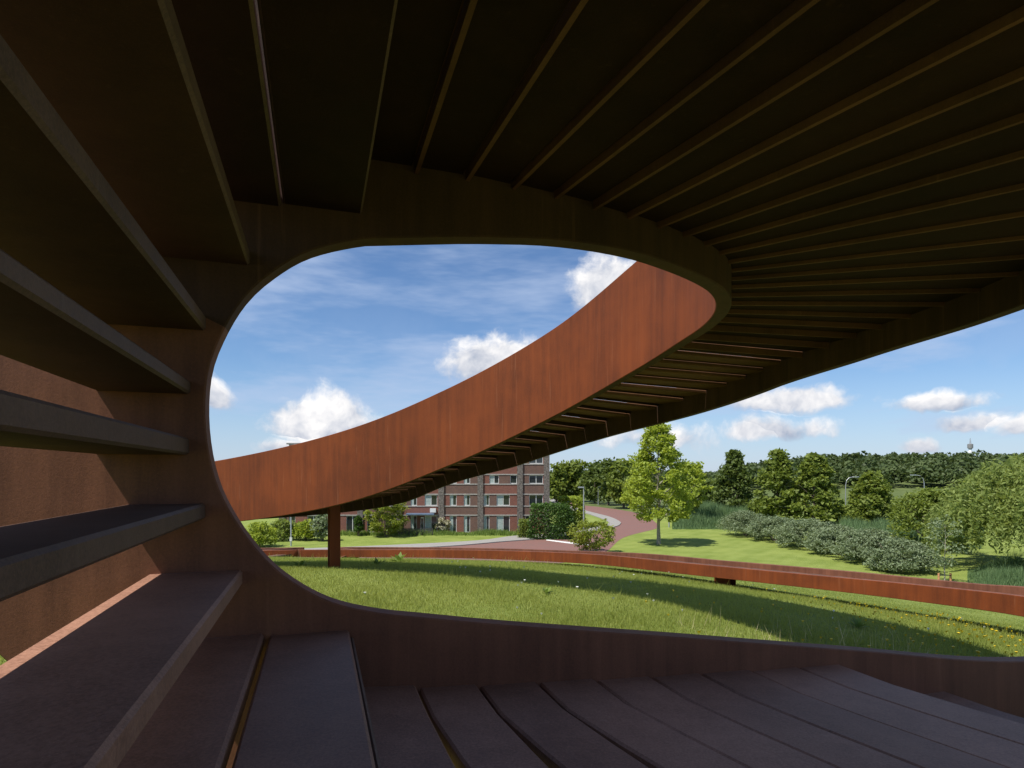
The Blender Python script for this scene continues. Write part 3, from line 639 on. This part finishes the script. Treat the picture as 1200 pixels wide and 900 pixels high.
# sprawling shrub by the road, house garden plants
shrub('sprawling_shrub', 'sprawling light green shrub by the road behind the low ribbon', 693, 648, 62, 40, M['yellow_leaf'], 75, 36, .30, .6, pr=lambda t: .35 + .65 * math.sin(min(1, t * 1.3) * 2.2))
shrub('garden_tree', 'rounded yellow green bush tree before the brick house', 453, 629, 56, 48, M['yellow_leaf'], 90, 50, .34, .7, pr=egg)
shrub('blossom_bush', 'small pale blossoming bush by the house windows', 519, 625, 20, 19, M['bloom_leaf'], 40, 40, .2, .4, pr=egg)
shrub('golden_conifer', 'small bright yellow conifer beside the house door', 493, 621, 9, 13, M['yellow_leaf'], 26, 40, .16, .28, pr=cone)
for k, (u, v, w_, h_, lab, mt) in enumerate(((304, 641, 42, 30, 'bright green bush at the left edge of the opening', 'plane_leaf'), (332, 633, 40, 26, 'green bush left of the thin pole', 'tree_leaf'), (358, 633, 34, 24, 'leafy green bush right of the thin pole', 'plane_leaf'), (378, 634, 26, 34, 'grey green bush beside the steel post', 'silver_leaf'), (420, 628, 12, 24, 'narrow ivy bush between house windows and yellow green tree', 'hedge_leaf'), (408, 619, 7, 8, 'clipped round little bush under white windows', 'plane_leaf'))):
    shrub('garden_bush', lab, u, v, w_, h_, M[mt], 60, 40, .32, .7, 'garden bushes left of the house')
def hedge(name, label, x0, x1, y0, y1, h, mat, n, leaf):
    z = gzz((x0 + x1) / 2, y0); t = empty(name, ((x0 + x1) / 2, y0, z), label, 'hedge'); P = rng.uniform([x0, y0, 0], [x1, y1, h], (n, 3))
    side = rng.integers(0, 4, n); P[side == 0, 1] = y0; P[side == 1, 2] = h; P[side == 2, 0] = x1; P[side == 3, 1] = y0
    c = np.array([(x0 + x1) / 2, (y0 + y1) / 2]); top = P[:, 2] / h
    P[:, :2] = c + (P[:, :2] - c) * (1 - .22 * top[:, None] ** 3); P += rng.normal(0, .13, (n, 3)); P[:, 2] = np.maximum(P[:, 2], .03) + z
    npmesh('foliage', leaves(P, leaf, .2), 4, mat, t, rng.random(n))
    mb = MB()
    for k in range(5): xx = x0 + (x1 - x0) * (k + .5) / 5; mb.tube([(xx, (y0 + y1) / 2, z - .1), (xx, (y0 + y1) / 2, z + h * .7)], [.09, .04], 6)
    mb.build('stems', M['bark'], t)
hedge('clipped_hedge', 'tall dark clipped hedge at the right corner of the house', 1.9, 7.2, 70.6, 74.5, 3.9, M['hedge_leaf'], 9000, .26)
hedge('clipped_hedge', 'lower light green hedge left of the tall dark hedge', .8, 2.1, 71.8, 74, 2.0, M['tree_leaf'], 2200, .22)
hedge('road_hedge', 'bright green hedge behind the house corner by the road', 6.2, 10.2, 84, 88, 4.2, M['plane_leaf'], 3500, .36)
# low planting along the house front, and reeds
def band_blades(name, label, cat, n, fx, hmin, hmax, wd, mat, hs=None):
    x, y = fx(n); z = gz(x, y); h = rng.uniform(hmin, hmax, n) * (.55 + .6 * np.clip(np.sin(x * .9 + 2 * np.sin(y * .5)) * np.cos(y * .8 + x * .3) + .5, 0, 1))
    if hs: h = h * np.clip(hs((x / y) * F + 600, y), .08, 1)
    a = rng.uniform(0, 6.283, n); w = wd * rng.uniform(.6, 1.3, n); V = np.zeros((n, 3, 3)); ca, sa = np.cos(a) * w / 2, np.sin(a) * w / 2
    V[:, 0] = np.stack([x - ca, y - sa, z - .02], 1); V[:, 1] = np.stack([x + ca, y + sa, z - .02], 1); V[:, 2] = np.stack([x + h * rng.normal(0, .2, n), y + h * rng.normal(0, .2, n), z + h], 1)
    return tag(npmesh(name, V, 3, mat, None, rng.random(n)), label, cat, kind='stuff')
band_blades('garden_border', 'loose green planting along the foot of the house', 'plants', 9000, lambda n: (rng.uniform(-26, 3, n), 76 + rng.normal(0, .55, n)), .25, .75, .10, M['weed'])
def reedpos(n):
    u = rng.uniform(788, 872, n); Y = rng.uniform(83, 108, n); return (u - 600) / F * Y, Y
band_blades('reeds', 'band of blue green reeds by the ditch behind the lawn', 'reeds', 22000, reedpos, 1.5, 2.9, .16, M['reed'], lambda u, y: np.minimum((u - 785) / 28, (y - 82) / 9))
band_blades('reeds', 'tall green reeds at the foot of the willow', 'reeds', 24000, lambda n: ((lambda Y, u: ((u - 600) / F * Y, Y))(rng.uniform(40.5, 49, n), 1330 - 196 * rng.random(n) ** .7)), .5, 2.0, .07, M['reed'], lambda u, y: np.minimum((u - 1136) / 60, (y - 40.6) / 3.5))
band_blades('reeds', 'rough reed bed between silver shrubs and conical trees', 'reeds', 26000, lambda n: ((lambda Y, u: ((u - 600) / F * Y, Y))(rng.uniform(62, 90, n), rng.uniform(985, 1150, n))), .7, 1.7, .14, M['reed'])
# sandy bare bank
m_ = plain('dry_bank', (.30, .24, .12), .95, nscale=.6, namp=.35)
mb = MB(); pts = [gp(*p) for p in ((975, 615), (1010, 612.5), (1060, 613), (1075, 619), (1040, 626), (990, 624))]; mb.add([(x, y, gzz(x, y) + .02) for x, y in pts], [tuple(range(len(pts)))])
tag(mb.build('dry_bank', m_), 'dry straw coloured ground in front of the low tree', 'bank', kind='structure')
# the wood on the hill: one mass
def wood():
    L = []; Rn = []
    for k in range(2000):
        Y = random.uniform(238, 400); X = Y * random.uniform(.24, 1.5)
        if X / Y < .34 and Y < 300: continue
        h = random.uniform(6.5, 9.5) * (1 - .25 * (X / Y < .36)); r = random.uniform(2.6, 4.4); z = gzz(X, Y); n = 110; sc_ = random.uniform(.6, 1.35); h *= sc_; r *= .6 + .5 * sc_
        q = rng.normal(size=(n, 3)); q /= np.linalg.norm(q, axis=1)[:, None]; q[:, 2] = np.abs(q[:, 2]) - .25; q *= rng.uniform(.8, 1.05, (n, 1))
        L.append(q * [r, r, h * .55] + [X, Y, z + h * .45]); Rn.append(np.clip(rng.random(n) * .5 + random.random() * .5, 0, 1))
    P = np.concatenate(L); o = npmesh('hill_wood', leaves(P, 1.6, .3, .8), 4, M['wood_leaf'], None, np.concatenate(Rn)); tag(o, 'dark green wood covering the distant hill', 'wood', kind='stuff')
wood()
# far wood closing the flat horizon at the left
def farwood():
    L = []
    for k in range(520):
        Y = random.uniform(300, 420); X = Y * random.uniform(-1.1, .34); h = random.uniform(7, 10); r = random.uniform(4, 6); n = 70
        q = rng.normal(size=(n, 3)); q /= np.linalg.norm(q, axis=1)[:, None]; q[:, 2] = np.abs(q[:, 2]) - .3
        L.append(q * [r, r, h * .55] + [X, Y, h * .45])
    P = np.concatenate(L); tag(npmesh('far_wood', leaves(P, 2.6, .3, .8), 4, M['wood_leaf'], None, rng.random(len(P))), 'low far belt of trees on the flat horizon', 'wood', kind='stuff')
farwood()

# ------------------------------------------------------------------ house
YH = 78.0; K = YH / F
hx = lambda xz: (440 + xz / 4.736 - 600) * K
hh = lambda yz: (590 - yz) / 4.736 * K
house = empty('brick_house', (-8, YH, 0), 'red and brown brick apartment house with grey stone piers', 'house')
def brickmat(name, c1, c2, mo):
    m, gg, bs, out = newmat(name); tc = gg.n('ShaderNodeNewGeometry').outputs['Position']
    sp = gg.n('ShaderNodeSeparateXYZ'); gg.set(sp.inputs[0], tc); cb = gg.n('ShaderNodeCombineXYZ'); gg.set(cb.inputs[0], gg.m('ADD', sp.outputs[0], sp.outputs[1])); gg.set(cb.inputs[1], sp.outputs[2])
    bt = gg.n('ShaderNodeTexBrick'); gg.set(bt.inputs['Vector'], cb.outputs[0]); bt.inputs['Scale'].default_value = 2.2; bt.inputs['Color1'].default_value = c1; bt.inputs['Color2'].default_value = c2; bt.inputs['Mortar'].default_value = mo; bt.inputs['Mortar Size'].default_value = .012
    col = gg.mix(gg.m('MULTIPLY', gg.ss(gg.noise(tc, .8, 5, .6), .35, .7), .3), bt.outputs['Color'], c2); gg.set(bs.inputs['Base Color'], col); bs.inputs['Roughness'].default_value = .85
    return m
M['redbrick'] = brickmat('red_brick', (.22, .080, .054, 1), (.165, .060, .043, 1), (.24, .16, .13, 1))
M['brownbrick'] = brickmat('brown_brick', (.165, .085, .06, 1), (.12, .065, .05, 1), (.19, .15, .13, 1))
M['stone'] = plain('rough_stone', (.145, .125, .11), .9, nscale=5, namp=.55, bump=.8)
M['band'] = plain('concrete_band', (.33, .31, .285), .8)
M['frame'] = plain('white_frame', (.66, .66, .64), .5, namp=.06)
M['roofgrey'] = plain('grey_cladding', (.22, .22, .22), .6)
M['curtain'] = plain('pale_curtain', (.34, .40, .38), .8)
M['canopyblue'] = plain('blue_canopy', (.12, .17, .26), .5)
M['fence'] = plain('dark_fence', (.05, .05, .045), .7)
m, gg, bs, out = newmat('window_glass'); bs.inputs['Base Color'].default_value = (.025, .03, .033, 1); bs.inputs['Roughness'].default_value = .06; bs.inputs['Specular IOR Level'].default_value = .7; M['glass'] = m
piers = [hx(-518), hx(-301), hx(-84), hx(146 - 13), hx(365), hx(582), hx(802), hx(950)]
top = 10.7
mb = MB(); mb.box(piers[0], piers[-1] + .3, YH + .3, YH + 10, 0, top); mb.build('wall', M['brownbrick'], house)
mb = MB(); mb.box(piers[0] - .3, piers[-1] + .45, YH - .1, YH + 10.1, top, top + .22); rf = mb.build('roof', M['band'], house)
mb = MB(); mb.box(hx(-520), hx(150), YH + 2.5, YH + 9, top + .22, 11.7); mb.build('roof_storey', M['roofgrey'], rf)
mb = MB(); mb.box(hx(-530), hx(160), YH + 2.2, YH + 9.2, 11.701, 11.9); mb.build('roof_edge', M['roofgrey'], rf)
for p_ in piers:
    mb = MB(); mb.box(p_ - .37, p_ + .37, YH - .18, YH + .32, 0, top); mb.build('stone_pier', M['stone'], house)
rows = [(hh(585), hh(495)), (hh(437), hh(378)), (hh(315), hh(268)), (hh(204), hh(155))]
bands = [hh(490), hh(440), hh(374), hh(318), hh(264), hh(207)]
wins = {3: [(195, 230), (273, 343)], 4: [(412, 450), (490, 525)], 5: [(600, 632), (672, 745)], 6: [(853, 930)]}
for bi in range(7):
    x0, x1 = piers[bi] + .37, piers[bi + 1] - .37; mat = M['redbrick'] if bi % 2 else M['brownbrick']
    for zb in bands:
        mb = MB(); mb.box(x0, x1, YH - .05, YH + .3, zb - .075, zb + .075); mb.build('concrete_band', M['band'], house)
    zs = [(bands[0] + .075, bands[1] - .075), (bands[2] + .075, bands[3] - .075), (bands[4] + .075, bands[5] - .075)]
    for za, zc in zs:
        mb = MB(); mb.box(x0, x1, YH, YH + .3, za, zc); mb.build('brick_panel', mat, house)
    wl = [(hx(a), hx(b)) for a, b in wins.get(bi, [])] or [(x0 + .5 + (x1 - x0) * f, x0 + .5 + (x1 - x0) * f + w_) for f, w_ in ((.0, .85), (.55, 1.6))]
    for ri in range(4):
        z0 = [0, bands[1] + .075, bands[3] + .075, bands[5] + .075][ri]; z1 = [bands[0] - .075, bands[2] - .075, bands[4] - .075, top][ri]
        w2 = wl
        if ri == 2 and bi == 5: w2 = [(hx(632), hx(685)), (hx(748), hx(785))]
        if ri == 0 and bi == 6: w2 = [(hx(832), hx(858))]
        xs_ = [x0] + [v for ab in w2 for v in ab] + [x1]
        for k in range(0, len(xs_), 2):
            if xs_[k + 1] - xs_[k] > .05:
                mb = MB(); mb.box(xs_[k], xs_[k + 1], YH + .004, YH + .296, z0, z1); mb.build('brick_panel', M['redbrick'] if (bi + k // 2) % 3 else M['brownbrick'], house)
        for a, b_ in w2:
            zz0 = z0 + (.1 if ri == 0 else .0); zz1 = z1
            fr = MB(); f_ = .07; y0, y1 = YH + .10, YH + .18
            fr.box(a, b_, y0, y1, zz0, zz0 + f_); fr.box(a, b_, y0, y1, zz1 - f_, zz1); fr.box(a, a + f_, y0, y1, zz0 + f_, zz1 - f_); fr.box(b_ - f_, b_, y0, y1, zz0 + f_, zz1 - f_)
            if b_ - a > 1.2: fr.box((a + b_) / 2 - .04, (a + b_) / 2 + .04, y0, y1, zz0 + f_, zz1 - f_)
            wo_ = fr.build('window', M['frame'], house)
            pn = MB()
            if b_ - a > 1.2:
                c_ = (a + b_) / 2
                for l_, r_ in ((a + f_, c_ - .04), (c_ + .04, b_ - f_)):
                    pn = MB(); pn.box(l_, r_, YH + .13, YH + .15, zz0 + f_, zz1 - f_); pn.build('pane', M['glass'], wo_)
            else: pn.box(a + f_, b_ - f_, YH + .13, YH + .15, zz0 + f_, zz1 - f_); pn.build('pane', M['glass'], wo_)
            if (bi * 7 + ri * 3 + int(a * 5)) % 3 == 0 or (bi == 5 and ri < 2):
                cu = MB(); cu.box(a + f_, a + f_ + (b_ - a) * .42, YH + .11, YH + .125, zz0 + f_, zz1 - f_); cu.build('curtain', M['curtain'], wo_)
mb = MB(); mb.box(hx(178), hx(330), YH - 1.3, YH - .06, hh(486), hh(478)); mb.build('canopy', M['canopyblue'], house)
mb = MB(); mb.box(hx(305), hx(337), YH - .45, YH - .06, hh(474), hh(452)); mb.build('wall_unit', M['frame'], house)
mb = MB(); mb.box(hx(252), hx(268), YH - .12, YH + .1, .12, 2.1); dr = mb.build('door', M['frame'], house)
mb = MB(); mb.box(hx(254), hx(266), YH - .14, YH - .125, .5, 1.95); mb.build('pane', M['glass'], dr)
fx0, fx1 = hx(150), hx(335); yF = 75.2
fn = empty('garden_fence', ((fx0 + fx1) / 2, yF, 0), 'low dark slatted garden fence before the house door', 'fence')
k = 0; x = fx0
while x < fx1:
    mb = MB(); mb.box(x, x + .09, yF, yF + .03, .05, .95); mb.build('picket', M['fence'], fn); x += .17
mb = MB(); mb.box(fx0, fx1, yF + .032, yF + .08, .25, .33); mb.box(fx0, fx1, yF + .032, yF + .08, .75, .83); mb.build('rail', M['fence'], fn)

# ------------------------------------------------------------------ lamps, pole, tower
def lamp(label, u, v, h, arm, curved=False, r=.06):
    x, y = gp(u, v); z = gzz(x, y); t = empty('street_lamp', (x, y, z), label, 'street lamp', 'street lamps'); mb = MB()
    if curved:
        s = 1 if arm > 0 else -1; mb.tube([(x, y, z - .2), (x, y, z + h * .82), (x + arm * .12, y, z + h * .92), (x + arm * .45, y, z + h * .985), (x + arm, y, z + h)], [r * 1.3, r, r * .9, r * .8, r * .7], 8)
        mb.build('pole', M['lampgrey'], t, True, 50); mb = MB(); mb.box(x + arm - .1 * s, x + arm + .75 * s, y - .14, y + .14, z + h - .06, z + h + .07) if s > 0 else mb.box(x + arm - .75, x + arm + .1, y - .14, y + .14, z + h - .06, z + h + .07); mb.build('lamp_head', M['lampgrey'], t)
    else:
        mb.tube([(x, y, z - .2), (x, y, z + 1), (x, y, z + h)], [r * 1.5, r * 1.2, r * .8], 8); mb.build('pole', M['lampgrey'], t, True, 50)
        mb = MB(); a, b_ = sorted((x + .05, x + arm)); mb.box(a, b_, y - .13, y + .13, z + h - .04, z + h + .12); mb.build('lamp_head', M['lampgrey'], t)
lamp('straight grey street lamp with flat head behind the sprawling shrub', 684, 623, 5.9, -.75, r=.085)
lamp('small far street lamp near the left end of the road', 665, 588, 4.2, .5)
lamp('far street lamp beside the road bend', 701, 592, 4.4, .5)
lamp('curved arm street lamp, left one before the wooded hill', 991, 612, 7.2, 1.3, True)
lamp('curved arm street lamp, right one before the wooded hill', 1083, 612, 7.5, -1.4, True)
X_, Y_ = gp(784, 618); t = empty('marker_post', (X_, Y_, 0), 'plain grey post beside the trunk of the tall lawn tree', 'post')
mb = MB(); mb.tube([(X_, Y_, -.1), (X_, Y_, 2.6)], [.1, .09], 8); mb.build('pole', M['lampgrey'], t, True, 50); mb = MB(); mb.box(X_ - .12, X_ + .12, Y_ - .12, Y_ + .12, 2.6, 2.68); mb.build('cap', M['lampgrey'], t)
X_, Y_ = gp(341, 640); t = empty('street_lamp', (X_, Y_, 0), 'slim grey pole on the lawn at the left below the far flight', 'street lamp', 'street lamps')
mb = MB(); mb.tube([(X_, Y_, -.1), (X_, Y_, 1), (X_, Y_, 5.4)], [.1, .085, .05], 8); mb.build('pole', M['lampgrey'], t, True, 50); mb = MB(); mb.box(X_, X_ + .7, Y_ - .12, Y_ + .12, 5.4, 5.52); mb.build('lamp_head', M['lampgrey'], t)
mb = MB(); mb.box(X_ - .12, X_ + .12, Y_ - .1, Y_ + .1, .55, .95); mb.build('switch_box', M['frame'], t)
YT = 1500.; XT = (1137 - 600) / F * YT; kt = YT / F; zt = lambda v: EYE + (HOR - v) * kt
t = empty('radio_tower', (XT, YT, 0), 'tiny white tower with a mast rising behind the wooded hill', 'tower')
M['tower'] = plain('tower_white', (.72, .74, .76), .6, namp=.05)
mb = MB(); mb.tube([(XT, YT, 0), (XT, YT, zt(524))], [5.2, 3.2], 12); mb.build('shaft', M['tower'], t, True, 50)
mb = MB(); mb.tube([(XT, YT, zt(532)), (XT, YT, zt(531)), (XT, YT, zt(529)), (XT, YT, zt(528.5))], [4, 6.3, 6.3, 4], 14); mb.build('gallery', M['tower'], t)
mb = MB(); mb.tube([(XT, YT, zt(526)), (XT, YT, zt(525)), (XT, YT, zt(520.5)), (XT, YT, zt(520))], [3.5, 6.2, 6.2, 3.5], 14); mb.build('cabin', M['roofgrey'], t)
mb = MB(); mb.tube([(XT, YT, zt(520)), (XT, YT, zt(517)), (XT, YT, zt(513.5))], [2.2, 1.6, .7], 8); mb.build('mast', M['lampgrey'], t)
